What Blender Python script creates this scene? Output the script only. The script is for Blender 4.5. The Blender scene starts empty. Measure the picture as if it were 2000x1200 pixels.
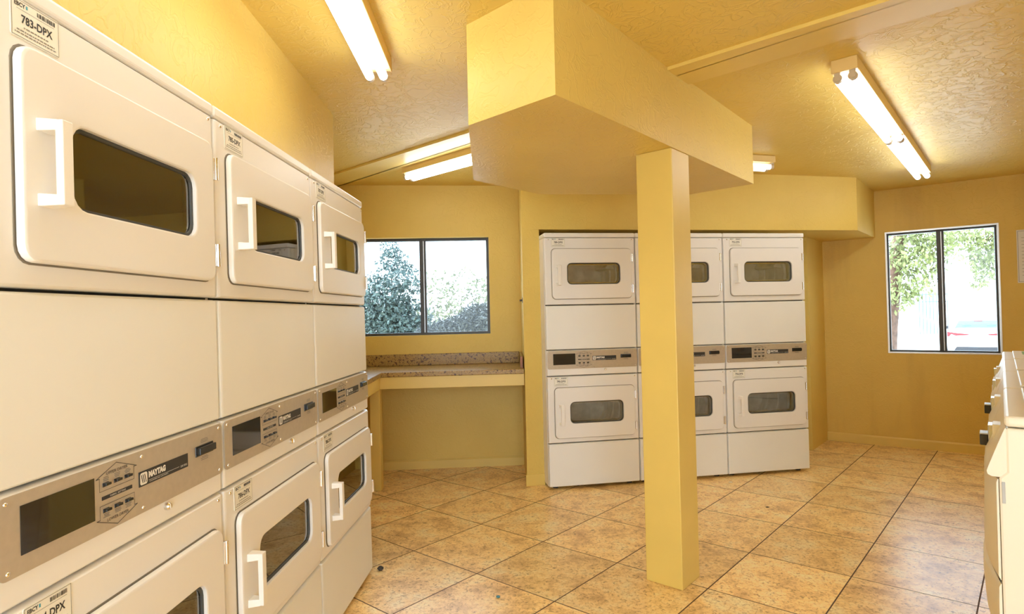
import bpy, bmesh, math, random
from mathutils import Vector, Matrix
random.seed(7)
S = bpy.context.scene
COL = S.collection
sin, cos, PI = math.sin, math.cos, math.pi
R = math.radians

# ------------------------------------------------------------------ materials
def nt(m):
    m.use_nodes = True
    n = m.node_tree; n.nodes.clear()
    return n
def N(t, kind, **kw):
    n = t.nodes.new(kind)
    for k, v in kw.items():
        if k.startswith('i_'):
            n.inputs[k[2:].replace('_', ' ')].default_value = v
        else:
            setattr(n, k, v)
    return n
def mat(name, col, rough=.5, metal=0., spec=.5, noise=0., nscale=30., bump=0., bscale=200., coat=0.):
    m = bpy.data.materials.new(name); t = nt(m); L = t.links
    o = N(t, 'ShaderNodeOutputMaterial'); b = N(t, 'ShaderNodeBsdfPrincipled')
    b.inputs['Base Color'].default_value = (*col, 1); b.inputs['Roughness'].default_value = rough
    b.inputs['Metallic'].default_value = metal; b.inputs['Specular IOR Level'].default_value = spec
    b.inputs['Coat Weight'].default_value = coat
    L.new(b.outputs[0], o.inputs[0])
    if noise or bump:
        tc = N(t, 'ShaderNodeTexCoord')
    if noise:
        nz = N(t, 'ShaderNodeTexNoise'); nz.inputs['Scale'].default_value = nscale; nz.inputs['Detail'].default_value = 3
        L.new(tc.outputs['Object'], nz.inputs['Vector'])
        cr = N(t, 'ShaderNodeValToRGB')
        cr.color_ramp.elements[0].color = (*[max(0, c*(1-noise)) for c in col], 1); cr.color_ramp.elements[0].position = .3
        cr.color_ramp.elements[1].color = (*[min(1, c*(1+noise)) for c in col], 1); cr.color_ramp.elements[1].position = .7
        L.new(nz.outputs['Fac'], cr.inputs[0]); L.new(cr.outputs[0], b.inputs['Base Color'])
    if bump:
        nb = N(t, 'ShaderNodeTexNoise'); nb.inputs['Scale'].default_value = bscale; nb.inputs['Detail'].default_value = 2
        L.new(tc.outputs['Object'], nb.inputs['Vector'])
        bp = N(t, 'ShaderNodeBump'); bp.inputs['Strength'].default_value = bump; bp.inputs['Distance'].default_value = .002
        L.new(nb.outputs['Fac'], bp.inputs['Height']); L.new(bp.outputs[0], b.inputs['Normal'])
    return m
def emit(name, col, s):
    m = bpy.data.materials.new(name); t = nt(m)
    o = N(t, 'ShaderNodeOutputMaterial'); e = N(t, 'ShaderNodeEmission')
    e.inputs[0].default_value = (*col, 1); e.inputs[1].default_value = s
    t.links.new(e.outputs[0], o.inputs[0]); return m
def glass(name, tint, refl=.08, rough=.02, gain=1.):
    m = bpy.data.materials.new(name); t = nt(m); L = t.links
    o = N(t, 'ShaderNodeOutputMaterial'); a = N(t, 'ShaderNodeBsdfTransparent'); g = N(t, 'ShaderNodeBsdfGlossy')
    a.inputs[0].default_value = (*tint, 1); g.inputs['Roughness'].default_value = rough
    f = N(t, 'ShaderNodeFresnel'); f.inputs['IOR'].default_value = 1.5
    ad = N(t, 'ShaderNodeMath', operation='MULTIPLY_ADD'); ad.inputs[1].default_value = gain; ad.inputs[2].default_value = refl; ad.use_clamp = True
    mx = N(t, 'ShaderNodeMixShader')
    L.new(f.outputs[0], ad.inputs[0]); L.new(ad.outputs[0], mx.inputs[0])
    L.new(a.outputs[0], mx.inputs[1]); L.new(g.outputs[0], mx.inputs[2]); L.new(mx.outputs[0], o.inputs[0])
    return m
def plaster(name, col, bump=.24, rough=.42, spec=.25, streak=0.):
    """semi-gloss painted wall with a hand-trowelled skip texture"""
    m = bpy.data.materials.new(name); t = nt(m); L = t.links
    o = N(t, 'ShaderNodeOutputMaterial'); b = N(t, 'ShaderNodeBsdfPrincipled')
    L.new(b.outputs[0], o.inputs[0])
    b.inputs['Roughness'].default_value = rough; b.inputs['Specular IOR Level'].default_value = spec
    tc = N(t, 'ShaderNodeTexCoord')
    n1 = N(t, 'ShaderNodeTexNoise'); n1.inputs['Scale'].default_value = 1.7; n1.inputs['Detail'].default_value = 4
    L.new(tc.outputs['Object'], n1.inputs['Vector'])
    cr = N(t, 'ShaderNodeValToRGB')
    cr.color_ramp.elements[0].position = .25; cr.color_ramp.elements[0].color = (col[0]*.93, col[1]*.91, col[2]*.86, 1)
    cr.color_ramp.elements[1].position = .75; cr.color_ramp.elements[1].color = (*[min(1, c*1.04) for c in col], 1)
    L.new(n1.outputs['Fac'], cr.inputs[0]); L.new(cr.outputs[0], b.inputs['Base Color'])
    if streak:                                             # grimy run marks down the wall
        mp = N(t, 'ShaderNodeMapping'); mp.inputs['Scale'].default_value = (3.2, 3.2, .45); L.new(tc.outputs['Object'], mp.inputs[0])
        ns = N(t, 'ShaderNodeTexNoise'); ns.inputs['Scale'].default_value = 1.6; ns.inputs['Detail'].default_value = 5; L.new(mp.outputs[0], ns.inputs['Vector'])
        rs = N(t, 'ShaderNodeValToRGB'); rs.color_ramp.elements[0].position = .52; rs.color_ramp.elements[1].position = .72
        rs.color_ramp.elements[0].color = (0, 0, 0, 1); rs.color_ramp.elements[1].color = (streak, streak, streak, 1)
        L.new(ns.outputs['Fac'], rs.inputs[0])
        ms = N(t, 'ShaderNodeMix', data_type='RGBA'); ms.inputs['B'].default_value = (.36, .20, .075, 1)
        L.new(rs.outputs[0], ms.inputs['Factor']); L.new(cr.outputs[0], ms.inputs['A']); L.new(ms.outputs['Result'], b.inputs['Base Color'])
    n2 = N(t, 'ShaderNodeTexNoise'); n2.inputs['Scale'].default_value = 13.; n2.inputs['Detail'].default_value = 4
    n2.inputs['Distortion'].default_value = 1.0
    L.new(tc.outputs['Object'], n2.inputs['Vector'])
    r2 = N(t, 'ShaderNodeValToRGB'); e = r2.color_ramp.elements
    e[0].position = .46; e[0].color = (0, 0, 0, 1); e[1].position = .56; e[1].color = (0, 0, 0, 1)
    x = e.new(.5); x.color = (1, 1, 1, 1)
    L.new(n2.outputs['Fac'], r2.inputs[0])
    n3 = N(t, 'ShaderNodeTexNoise'); n3.inputs['Scale'].default_value = 28; n3.inputs['Detail'].default_value = 3
    L.new(tc.outputs['Object'], n3.inputs['Vector'])
    ad = N(t, 'ShaderNodeMath', operation='MULTIPLY_ADD'); ad.inputs[1].default_value = .55
    L.new(n3.outputs['Fac'], ad.inputs[0]); L.new(r2.outputs[0], ad.inputs[2])
    bp = N(t, 'ShaderNodeBump'); bp.inputs['Strength'].default_value = bump; bp.inputs['Distance'].default_value = .004
    L.new(ad.outputs[0], bp.inputs['Height']); L.new(bp.outputs[0], b.inputs['Normal'])
    return m
def speckle(name, cols, scale, rough=.3, spec=.5):
    m = bpy.data.materials.new(name); t = nt(m); L = t.links
    o = N(t, 'ShaderNodeOutputMaterial'); b = N(t, 'ShaderNodeBsdfPrincipled'); b.inputs['Roughness'].default_value = rough; b.inputs['Specular IOR Level'].default_value = spec
    L.new(b.outputs[0], o.inputs[0]); tc = N(t, 'ShaderNodeTexCoord')
    n = N(t, 'ShaderNodeTexNoise'); n.inputs['Scale'].default_value = scale; n.inputs['Detail'].default_value = 6; n.inputs['Roughness'].default_value = .75
    L.new(tc.outputs['Object'], n.inputs['Vector'])
    cr = N(t, 'ShaderNodeValToRGB'); e = cr.color_ramp.elements
    k = len(cols)
    e[0].position = .36; e[0].color = (*cols[0], 1); e[1].position = .66; e[1].color = (*cols[-1], 1)
    for i in range(1, k-1):
        x = e.new(.36+.30*i/(k-1)); x.color = (*cols[i], 1)
    L.new(n.outputs['Fac'], cr.inputs[0]); L.new(cr.outputs[0], b.inputs['Base Color'])
    return m
def tile_floor():
    m = bpy.data.materials.new('floor_tile'); t = nt(m); L = t.links
    o = N(t, 'ShaderNodeOutputMaterial'); b = N(t, 'ShaderNodeBsdfPrincipled'); L.new(b.outputs[0], o.inputs[0])
    tc = N(t, 'ShaderNodeTexCoord')
    ox, oy = -.67736, 3.18941; a, c = .37129, -.28554; p, q = .33187, .39802
    D = a*q-p*c
    def uv(k1, k2):
        d = N(t, 'ShaderNodeVectorMath', operation='DOT_PRODUCT'); d.inputs[1].default_value = (k1, k2, 0)
        L.new(tc.outputs['Object'], d.inputs[0])
        s = N(t, 'ShaderNodeMath', operation='ADD'); s.inputs[1].default_value = -(ox*k1+oy*k2)+50
        L.new(d.outputs['Value'], s.inputs[0]); return s.outputs[0]
    u = uv(q/D, -p/D); v = uv(-c/D, a/D)
    def line(s, w):
        f = N(t, 'ShaderNodeMath', operation='FRACT'); L.new(s, f.inputs[0])
        g = N(t, 'ShaderNodeMath', operation='SUBTRACT'); g.inputs[1].default_value = .5; L.new(f.outputs[0], g.inputs[0])
        h = N(t, 'ShaderNodeMath', operation='ABSOLUTE'); L.new(g.outputs[0], h.inputs[0])
        k = N(t, 'ShaderNodeMath', operation='GREATER_THAN'); k.inputs[1].default_value = .5-w; L.new(h.outputs[0], k.inputs[0])
        return k.outputs[0]
    mk = N(t, 'ShaderNodeMath', operation='MAXIMUM'); L.new(line(u, .0062), mk.inputs[0]); L.new(line(v, .0052), mk.inputs[1])
    fu = N(t, 'ShaderNodeMath', operation='FLOOR'); L.new(u, fu.inputs[0])
    fv = N(t, 'ShaderNodeMath', operation='FLOOR'); L.new(v, fv.inputs[0])
    cx = N(t, 'ShaderNodeCombineXYZ'); L.new(fu.outputs[0], cx.inputs[0]); L.new(fv.outputs[0], cx.inputs[1])
    wn = N(t, 'ShaderNodeTexWhiteNoise'); L.new(cx.outputs[0], wn.inputs[0])
    # pattern coordinates shifted per tile
    sc = N(t, 'ShaderNodeVectorMath', operation='SCALE'); sc.inputs['Scale'].default_value = 9.; L.new(wn.outputs['Color'], sc.inputs[0])
    av = N(t, 'ShaderNodeVectorMath', operation='ADD'); L.new(tc.outputs['Object'], av.inputs[0]); L.new(sc.outputs[0], av.inputs[1])
    big = N(t, 'ShaderNodeTexNoise'); big.inputs['Scale'].default_value = 7; big.inputs['Detail'].default_value = 5; big.inputs['Roughness'].default_value = .65
    L.new(av.outputs[0], big.inputs['Vector'])
    c1 = N(t, 'ShaderNodeValToRGB'); e = c1.color_ramp.elements
    e[0].position = .32; e[0].color = (.68, .43, .165, 1); e[1].position = .70; e[1].color = (1., .87, .50, 1)
    x = e.new(.50); x.color = (1., .72, .305, 1)
    L.new(big.outputs['Fac'], c1.inputs[0])
    sm = N(t, 'ShaderNodeTexNoise'); sm.inputs['Scale'].default_value = 60; sm.inputs['Detail'].default_value = 5; sm.inputs['Roughness'].default_value = .7
    sm.inputs['Distortion'].default_value = .8
    L.new(av.outputs[0], sm.inputs['Vector'])
    c2 = N(t, 'ShaderNodeValToRGB'); e = c2.color_ramp.elements
    e[0].position = .34; e[0].color = (.26, .21, .18, 1); e[1].position = .54; e[1].color = (1, 1, 1, 1)
    x = e.new(.43); x.color = (.80, .72, .62, 1)
    L.new(sm.outputs['Fac'], c2.inputs[0])
    mu = N(t, 'ShaderNodeMix', data_type='RGBA', blend_type='MULTIPLY'); mu.inputs['Factor'].default_value = .85
    L.new(c1.outputs[0], mu.inputs['A']); L.new(c2.outputs[0], mu.inputs['B'])
    tv = N(t, 'ShaderNodeMapRange'); tv.inputs['To Min'].default_value = .88; tv.inputs['To Max'].default_value = 1.10
    L.new(wn.outputs['Value'], tv.inputs['Value'])
    m2 = N(t, 'ShaderNodeVectorMath', operation='SCALE'); L.new(mu.outputs['Result'], m2.inputs[0]); L.new(tv.outputs[0], m2.inputs['Scale'])
    mg = N(t, 'ShaderNodeMix', data_type='RGBA'); mg.inputs['B'].default_value = (.10, .055, .03, 1)
    L.new(mk.outputs[0], mg.inputs['Factor']); L.new(m2.outputs[0], mg.inputs['A']); L.new(mg.outputs['Result'], b.inputs['Base Color'])
    rr = N(t, 'ShaderNodeMapRange'); rr.inputs['To Min'].default_value = .30; rr.inputs['To Max'].default_value = .8
    L.new(mk.outputs[0], rr.inputs['Value']); L.new(rr.outputs[0], b.inputs['Roughness'])
    iv = N(t, 'ShaderNodeMath', operation='MULTIPLY_ADD'); iv.inputs[1].default_value = -1.; L.new(mk.outputs[0], iv.inputs[0])
    sb = N(t, 'ShaderNodeMath', operation='MULTIPLY'); sb.inputs[1].default_value = .12; L.new(sm.outputs['Fac'], sb.inputs[0]); L.new(sb.outputs[0], iv.inputs[2])
    bp = N(t, 'ShaderNodeBump'); bp.inputs['Strength'].default_value = .4; bp.inputs['Distance'].default_value = .003
    L.new(iv.outputs[0], bp.inputs['Height']); L.new(bp.outputs[0], b.inputs['Normal'])
    return m

YEL = (.73, .54, .140)
M = {
 'wall': plaster('yellow_wall_paint', YEL),
 'wall_stained': plaster('stained_yellow_wall_paint', (YEL[0]*.97, YEL[1]*.94, YEL[2]*.92), streak=.30),
 'ceil': plaster('yellow_ceiling_paint', YEL, bump=.40, rough=.40, spec=.25),
 'trim': mat('yellow_trim_paint', YEL, .38, noise=.03, nscale=4, bump=.1, bscale=60),
 'floor': tile_floor(),
 'white': mat('white_enamel', (.825, .808, .775), .32, noise=.012, nscale=3, bump=.03, bscale=500),
 'panel': mat('panel_cream_enamel', (.82, .822, .785), .38, noise=.015, nscale=3, bump=.04, bscale=400),
 'handle': mat('white_plastic', (.86, .84, .79), .28),
 'gap_shade': mat('painted_gap_shade', (.24, .21, .165), .8),  # dark tone painting the gap shadow around the dryer doors
 'almond': mat('almond_enamel', (.76, .705, .575), .32, noise=.012, nscale=3, bump=.03, bscale=500),
 'gap': mat('dark_gap', (.03, .027, .022), .8),
 'silver': mat('brushed_console_metal', (.56, .49, .39), .36, metal=.45, noise=.04, nscale=60),
 'black': mat('black_plastic', (.012, .012, .012), .25),
 'gloss': mat('black_display', (.010, .009, .008), .08, coat=.5),
 'ink': mat('black_ink', (.03, .03, .03), .6),
 'grey_ink': mat('grey_ink', (.25, .23, .20), .6),
 'label': mat('label_paper', (.85, .83, .74), .35),
 'white_ink': mat('white_ink', (.82, .80, .76), .5),
 'blue_ink': mat('blue_ink', (.05, .35, .50), .5),
 'chrome': mat('chrome', (.75, .72, .68), .16, metal=1.),
 'drum': mat('galvanised_drum', (.82, .81, .78), .42, metal=.05, noise=.2, nscale=14),
 'gasket': mat('rubber_gasket', (.05, .05, .045), .5),
 'dglass': glass('dryer_door_glass', (.90, .91, .88), .08, gain=2.0),
 'wglass': glass('window_glass', (.94, .96, .96), .0, gain=.45),
 'bronze': mat('bronze_aluminium', (.060, .055, .052), .42, metal=.6),
 'alu': mat('mill_aluminium', (.62, .62, .62), .35, metal=.9),
 'counter': speckle('speckled_laminate', [(.030, .012, .006), (.13, .058, .022), (.53, .35, .088), (.18, .092, .030), (.60, .43, .13)], 58, .30, spec=.3),
 'ends': mat('laminate_end', (.34, .13, .055), .5, noise=.15, nscale=20),
 'fixt': mat('fixture_painted_metal', (.72, .52, .20), .45, noise=.03, nscale=5),
 'tube': emit('fluorescent_tube', (.97, 1., 1.04), 11.8),
 'dim_tube': emit('dim_fluorescent_tube', (1., .97, .90), 2.6),  # output lowered so the soffit beside it stays less bright
 'socket': mat('lamp_socket', (.55, .45, .30), .4),
 'green': mat('green_sticker', (.10, .30, .045), .35, noise=.1, nscale=50),
 'paper': mat('notice_paper', (.72, .70, .66), .5),
 'steel': mat('coin_slide_steel', (.55, .55, .55), .22, metal=1.),
 'greycap': mat('coin_slide_grey', (.42, .43, .43), .35),
 'bark': mat('tree_bark', (.10, .055, .038), .9, noise=.35, nscale=12),
 'leaf1': mat('leaves_grey_green', (.060, .095, .090), .7, noise=.5, nscale=4),
 'leaf2': mat('leaves_yellow_green', (.17, .195, .065), .7, noise=.4, nscale=4),
 'leaf3': mat('leaves_dark', (.045, .055, .058), .8, noise=.4, nscale=4),
 'leaf4': mat('leaves_pale_olive', (.13, .14, .07), .7, noise=.5, nscale=4),
 'ground': mat('pale_concrete', (.80, .80, .78), .9, noise=.05, nscale=2),
 'stucco': mat('beige_stucco', (.62, .58, .44), .8, noise=.05, nscale=5),
 'car': mat('white_car_paint', (.86, .86, .87), .2, coat=.6),
 'carglass': mat('car_rear_glass', (.115, .145, .16), .6, spec=.08),
 'red': mat('tail_light_red', (.22, .012, .018), .4),
 'tyre': mat('tyre_rubber', (.03, .03, .035), .8),
 'dark_bumper': mat('grey_plastic_bumper', (.045, .045, .05), .7, spec=.2),
 'head': mat('headrest_cloth', (.10, .17, .26), .9),
 'pebble': mat('dark_pebble', (.05, .045, .04), .7, noise=.3, nscale=90),
 'gum': mat('blue_gum', (.08, .28, .36), .5),
 'crumb': mat('pale_crumb', (.80, .70, .50), .7),
}

# ------------------------------------------------------------------ mesh helpers
class MB:
    def __init__(s): s.v = []; s.f = []; s.m = []; s.T = Matrix.Identity(4); s.cur = 0
    def add(s, vs, fs):
        b = len(s.v)
        s.v += [tuple(s.T @ Vector(p)) for p in vs]
        for f in fs: s.f.append([b+i for i in f]); s.m.append(s.cur)
        return s
    def box(s, x0, x1, y0, y1, z0, z1):
        return s.add([(x0,y0,z0),(x1,y0,z0),(x1,y1,z0),(x0,y1,z0),(x0,y0,z1),(x1,y0,z1),(x1,y1,z1),(x0,y1,z1)],
                     [(0,3,2,1),(4,5,6,7),(0,1,5,4),(1,2,6,5),(2,3,7,6),(3,0,4,7)])
    def prism(s, poly, z0, z1, ztop=None):
        n = len(poly)
        top = [(x, y, ztop(x, y) if ztop else z1) for x, y in poly]
        return s.add([(x, y, z0) for x, y in poly]+top,
                     [tuple(range(n-1, -1, -1)), tuple(range(n, 2*n))]+[(i, (i+1) % n, n+(i+1) % n, n+i) for i in range(n)])
    def loft(s, loops, cap0=False, cap1=False, close=False):
        n = len(loops[0]); vs = [p for l in loops for p in l]; fs = []
        k = len(loops)
        for a in range(k if close else k-1):
            b = (a+1) % k
            for i in range(n):
                j = (i+1) % n
                fs.append((a*n+i, a*n+j, b*n+j, b*n+i))
        if cap0: fs.append(tuple(range(n-1, -1, -1)))
        if cap1: fs.append(tuple((k-1)*n+i for i in range(n)))
        return s.add(vs, fs)
    def cyl(s, p, q, r, n=12, r2=None, cap=True):
        p = Vector(p); q = Vector(q); d = (q-p).normalized()
        a = d.orthogonal().normalized(); b = d.cross(a); r2 = r if r2 is None else r2
        l0 = [tuple(p+(a*cos(2*PI*i/n)+b*sin(2*PI*i/n))*r) for i in range(n)]
        l1 = [tuple(q+(a*cos(2*PI*i/n)+b*sin(2*PI*i/n))*r2) for i in range(n)]
        return s.loft([l0, l1], cap, cap)
    def dome(s, c, d, r, h, n=12):
        c = Vector(c); d = Vector(d).normalized(); a = d.orthogonal().normalized(); b = d.cross(a)
        lo = []
        for k in range(4):
            t = k/3.6*PI/2
            lo.append([tuple(c+d*h*sin(t)+(a*cos(2*PI*i/n)+b*sin(2*PI*i/n))*r*cos(t)) for i in range(n)])
        return s.loft(lo, True, True)
    def sphere(s, c, r, n=10, m=7, sc=(1, 1, 1)):
        lo = []
        for k in range(m+1):
            t = -PI/2+PI*(k+.02)/(m+.04)
            lo.append([(c[0]+sc[0]*r*cos(t)*cos(2*PI*i/n), c[1]+sc[1]*r*cos(t)*sin(2*PI*i/n), c[2]+sc[2]*r*sin(t)) for i in range(n)])
        return s.loft(lo, True, True)
    def build(s, name, mats, parent=None, bevel=0., seg=2, smooth=None):
        me = bpy.data.meshes.new(name); me.from_pydata(s.v, [], s.f)
        if not isinstance(mats, (list, tuple)): mats = [mats]
        for m in mats: me.materials.append(M[m])
        for p, k in zip(me.polygons, s.m): p.material_index = k
        bm = bmesh.new(); bm.from_mesh(me); bmesh.ops.recalc_face_normals(bm, faces=bm.faces); bm.to_mesh(me); bm.free()
        if smooth is not None:
            me.polygons.foreach_set('use_smooth', [True]*len(me.polygons))
            me.set_sharp_from_angle(angle=R(smooth))
        me.update()
        o = bpy.data.objects.new(name, me); COL.objects.link(o)
        if parent: o.parent = parent
        if bevel:
            b = o.modifiers.new('bevel', 'BEVEL'); b.width = bevel; b.segments = seg; b.limit_method = 'ANGLE'; b.angle_limit = R(40)
            b.harden_normals = False
        if smooth is not None:
            w = o.modifiers.new('normals', 'WEIGHTED_NORMAL'); w.keep_sharp = True; w.weight = 100
        return o
def rr(x0, x1, z0, z1, r, y, n=4):
    """rounded rectangle loop in the x-z plane at depth y"""
    P = []
    for cx, cz, a in ((x1-r, z0+r, -90), (x1-r, z1-r, 0), (x0+r, z1-r, 90), (x0+r, z0+r, 180)):
        for i in range(n+1):
            t = R(a+90*i/n); P.append((cx+r*cos(t), y, cz+r*sin(t)))
    return P
def thing(name, loc, rotz=0., rotx=0.):
    o = bpy.data.objects.new(name, None); COL.objects.link(o); o.location = loc; o.rotation_euler = (rotx, 0, rotz)
    o.empty_display_size = .1
    return o
def tag(o, label=None, cat=None, group=None, kind=None):
    if label: o['label'] = label
    if cat: o['category'] = cat
    if group: o['group'] = group
    if kind: o['kind'] = kind
    return o
def struct(o, label, cat): return tag(o, label, cat, kind='structure')
def copy_tree(o, parent=None):
    c = o.copy(); COL.objects.link(c)
    if parent: c.parent = parent
    for ch in list(o.children): copy_tree(ch, c)
    return c
_text = {}
def text_geo(txt, size, shear=0., bold=0.):
    key = (txt, size, shear, bold)
    if key not in _text:
        cu = bpy.data.curves.new('t', 'FONT'); cu.body = txt; cu.size = size; cu.shear = shear; cu.offset = bold
        cu.align_x = 'CENTER'; cu.align_y = 'CENTER'; cu.resolution_u = 2
        ob = bpy.data.objects.new('t', cu); COL.objects.link(ob)
        me = bpy.data.meshes.new_from_object(ob)
        _text[key] = ([tuple(v.co) for v in me.vertices], [tuple(p.vertices) for p in me.polygons])
        bpy.data.objects.remove(ob); bpy.data.meshes.remove(me); bpy.data.curves.remove(cu)
    return _text[key]
def put_text(mb, txt, x, y, z, size, width=None, shear=0., bold=0.):
    vs, fs = text_geo(txt, size, shear, bold)
    w = max(v[0] for v in vs)-min(v[0] for v in vs)
    k = width/w if width else 1.
    mb.add([(x+v[0]*k, y, z+v[1]) for v in vs], fs)
def flat(mb, x0, x1, z0, z1, y): mb.add([(x0, y, z0), (x1, y, z0), (x1, y, z1), (x0, y, z1)], [(0, 1, 2, 3)])
def stroke(mb, a, b, w, y):
    a = Vector((a[0], a[1])); b = Vector((b[0], b[1])); d = (b-a).normalized()*w/2; n = Vector((-d.y, d.x))
    P = [a-d-n, b+d-n, b+d+n, a-d+n]
    mb.add([(p.x, y, p.y) for p in P], [(0, 1, 2, 3)])

# ------------------------------------------------------------------ camera
FPX, YAW, PIT, ROLL, HC = 1148.6, .0355, .0130, -.0226, 1.2716
f = Vector((-sin(YAW)*cos(PIT), cos(YAW)*cos(PIT), sin(PIT))); r0 = Vector((cos(YAW), sin(YAW), 0)); u0 = r0.cross(f)
rt = r0*cos(ROLL)+u0*sin(ROLL); up = -r0*sin(ROLL)+u0*cos(ROLL)
cd = bpy.data.cameras.new('camera'); cam = bpy.data.objects.new('camera', cd); COL.objects.link(cam)
cd.sensor_width = 36; cd.lens = FPX/2000*36; cd.clip_start = .02; cd.clip_end = 400
cam.matrix_world = Matrix(((rt.x, up.x, -f.x, 0), (rt.y, up.y, -f.y, 0), (rt.z, up.z, -f.z, HC), (0, 0, 0, 1)))
S.camera = cam

# ------------------------------------------------------------------ room shell
def isect(p, a, q, b):
    """p + t a = q + k b"""
    d = a[0]*b[1]-a[1]*b[0]; t = ((q[0]-p[0])*b[1]-(q[1]-p[1])*b[0])/d
    return (p[0]+t*a[0], p[1]+t*a[1])
def dirv(deg): return (cos(R(deg)), sin(R(deg)))
D1 = dirv(50.8); RW = dirv(52.3); RN = dirv(52.3-90)
NW = (1.216, 1.574)                                   # near front edge of the first washer's lid
WB0 = (-1.62, 4.838); BK = dirv(5.844); WB1 = (.0, 5.0035)
BACKANG = .2062; BA = (cos(BACKANG), sin(BACKANG))
NI0 = (-.09, 5.024); NI1 = (2.55, 5.576)
WC = (2.798, 5.761); WW = dirv(-33.61)
RR = (NW[0]+.80*RN[0], NW[1]+.80*RN[1])
WE = isect(WC, WW, RR, RW)
RS = (RR[0]-.55*RW[0], RR[1]-.55*RW[1])
RO = (RS[0]+1.5*RN[0], RS[1]+1.5*RN[1])
YR = -1.7
BR = (RO[0], YR); BL = (-1.58, YR)
TH = .13
def wall(name, p, q, label, holes=(), z0=0., z1=2.75, ext=(.0, .0), mt='wall'):
    """inner face runs p->q with the room on the right-hand side; thickness goes to the left"""
    p = Vector(p); q = Vector(q); d = (q-p).normalized(); n = Vector((-d.y, d.x)); p = p-d*ext[0]; q = q+d*ext[1]; Lw = (q-p).length
    xs = sorted({0., Lw, *[h[0]+ext[0] for h in holes], *[h[1]+ext[0] for h in holes]}); zs = sorted({z0, z1, *[h[2] for h in holes], *[h[3] for h in holes]})
    def inh(a, z): return any(h[0]+ext[0] < a < h[1]+ext[0] and h[2] < z < h[3] for h in holes)
    def P(a, t, z): w = p+d*a+n*t; return (w.x, w.y, z)
    mb = MB(); nx, nz = len(xs)-1, len(zs)-1
    solid = [[not inh((xs[i]+xs[i+1])/2, (zs[j]+zs[j+1])/2) for j in range(nz)] for i in range(nx)]
    for i in range(nx):
        for j in range(nz):
            if not solid[i][j]: continue
            a, b, e, g = xs[i], xs[i+1], zs[j], zs[j+1]
            mb.add([P(a, 0, e), P(b, 0, e), P(b, 0, g), P(a, 0, g)], [(0, 1, 2, 3)])
            mb.add([P(a, TH, e), P(b, TH, e), P(b, TH, g), P(a, TH, g)], [(0, 1, 2, 3)])
            def free(ii, jj): return ii < 0 or jj < 0 or ii >= nx or jj >= nz or not solid[ii][jj]
            if free(i-1, j): mb.add([P(a, 0, e), P(a, TH, e), P(a, TH, g), P(a, 0, g)], [(0, 1, 2, 3)])
            if free(i+1, j): mb.add([P(b, 0, e), P(b, TH, e), P(b, TH, g), P(b, 0, g)], [(0, 1, 2, 3)])
            if free(i, j-1): mb.add([P(a, 0, e), P(b, 0, e), P(b, TH, e), P(a, TH, e)], [(0, 1, 2, 3)])
            if free(i, j+1): mb.add([P(a, 0, g), P(b, 0, g), P(b, TH, g), P(a, TH, g)], [(0, 1, 2, 3)])
    o = mb.build(name, mt)
    bm = bmesh.new(); bm.from_mesh(o.data); bmesh.ops.remove_doubles(bm, verts=bm.verts, dist=1e-4); bmesh.ops.recalc_face_normals(bm, faces=bm.faces); bm.to_mesh(o.data); bm.free()
    return struct(o, label, 'wall')
def along(o, d, x): return (x-o[0])/d[0]
# window openings measured along each wall
W1 = (along(WB0, BK, -1.50), along(WB0, BK, -.362), 1.115, 1.938)
W2 = (along(WC, WW, 3.226), along(WC, WW, 3.890), .848, 1.942)
wall('wall_left', BL, WB0, 'yellow plastered wall on the left behind the row of dryers', ext=(TH, TH))
wall('wall_back', WB0, WB1, 'yellow plastered wall with the window above the speckled counter', holes=[W1], ext=(.0, .12))
wall('wall_niche', NI0, NI1, 'yellow wall at the back of the dryer niche')
wall('wall_side', (WC[0]-.53*D1[0], WC[1]-.53*D1[1]), WC, 'narrow yellow wall between the right end of the back dryers and the far right corner')
wall('wall_window', WC, WE, 'yellow wall with the window on the far right looking onto the car', holes=[W2], ext=(TH, TH), mt='wall_stained')
wall('wall_right', WE, RS, 'yellow wall on the right behind the washers')
wall('wall_return', RS, RO, 'short yellow wall stepping back beside the nearest washer', ext=(.0, TH))
wall('wall_entry', RO, BR, 'yellow wall on the right side behind the viewer', ext=(.0, TH))
wall('wall_rear', BR, BL, 'yellow wall behind the viewer with a wide opening added to let in daylight', holes=[(BR[0]-1.15, BR[0]+1.2, .001, 2.32)], ext=(.0, TH))  # opening added out of view to bring in neutral daylight fill
# clip the plan polygon
ROOM = [BL, WB0, WB1, NI0, NI1, WC, WE, RS, RO, BR]
cxr = (.5, 1.9)
OUT = [(-1.69, YR-.07), (-1.69, 4.90), (-.02, 5.07), (-.10, 5.09), (2.56, 5.66), (2.79, 5.86), (WE[0]+.09, WE[1]+.02), (RS[0]+.06, RS[1]-.02), (RO[0]+.06, RO[1]+.03), (BR[0]+.06, YR-.07)]
mb = MB(); mb.prism(OUT, -.72, 0.); struct(mb.build('floor', 'floor'), 'tan speckled tile floor laid on the diagonal', 'floor')
def ceil_part(lo, hi, fz, mb):
    bm = bmesh.new(); vs = [bm.verts.new((x, y, 0)) for x, y in OUT]; bm.faces.new(vs)
    for s, sg in ((lo, -1), (hi, 1)):
        if s is None: continue
        bmesh.ops.bisect_plane(bm, geom=bm.verts[:]+bm.edges[:]+bm.faces[:], plane_co=(D1[0]*s, D1[1]*s, 0), plane_no=(sg*D1[0], sg*D1[1], 0), clear_outer=True)
    for fc in bm.faces:
        P = [(v.co.x, v.co.y) for v in fc.verts]
        n = len(P)
        mb.add([(x, y, fz(x, y)) for x, y in P]+[(x, y, 2.72) for x, y in P], [tuple(range(n)), tuple(range(2*n-1, n-1, -1))]+[(i, (i+1) % n, n+(i+1) % n, n+i) for i in range(n)])
    bm.free()
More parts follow.
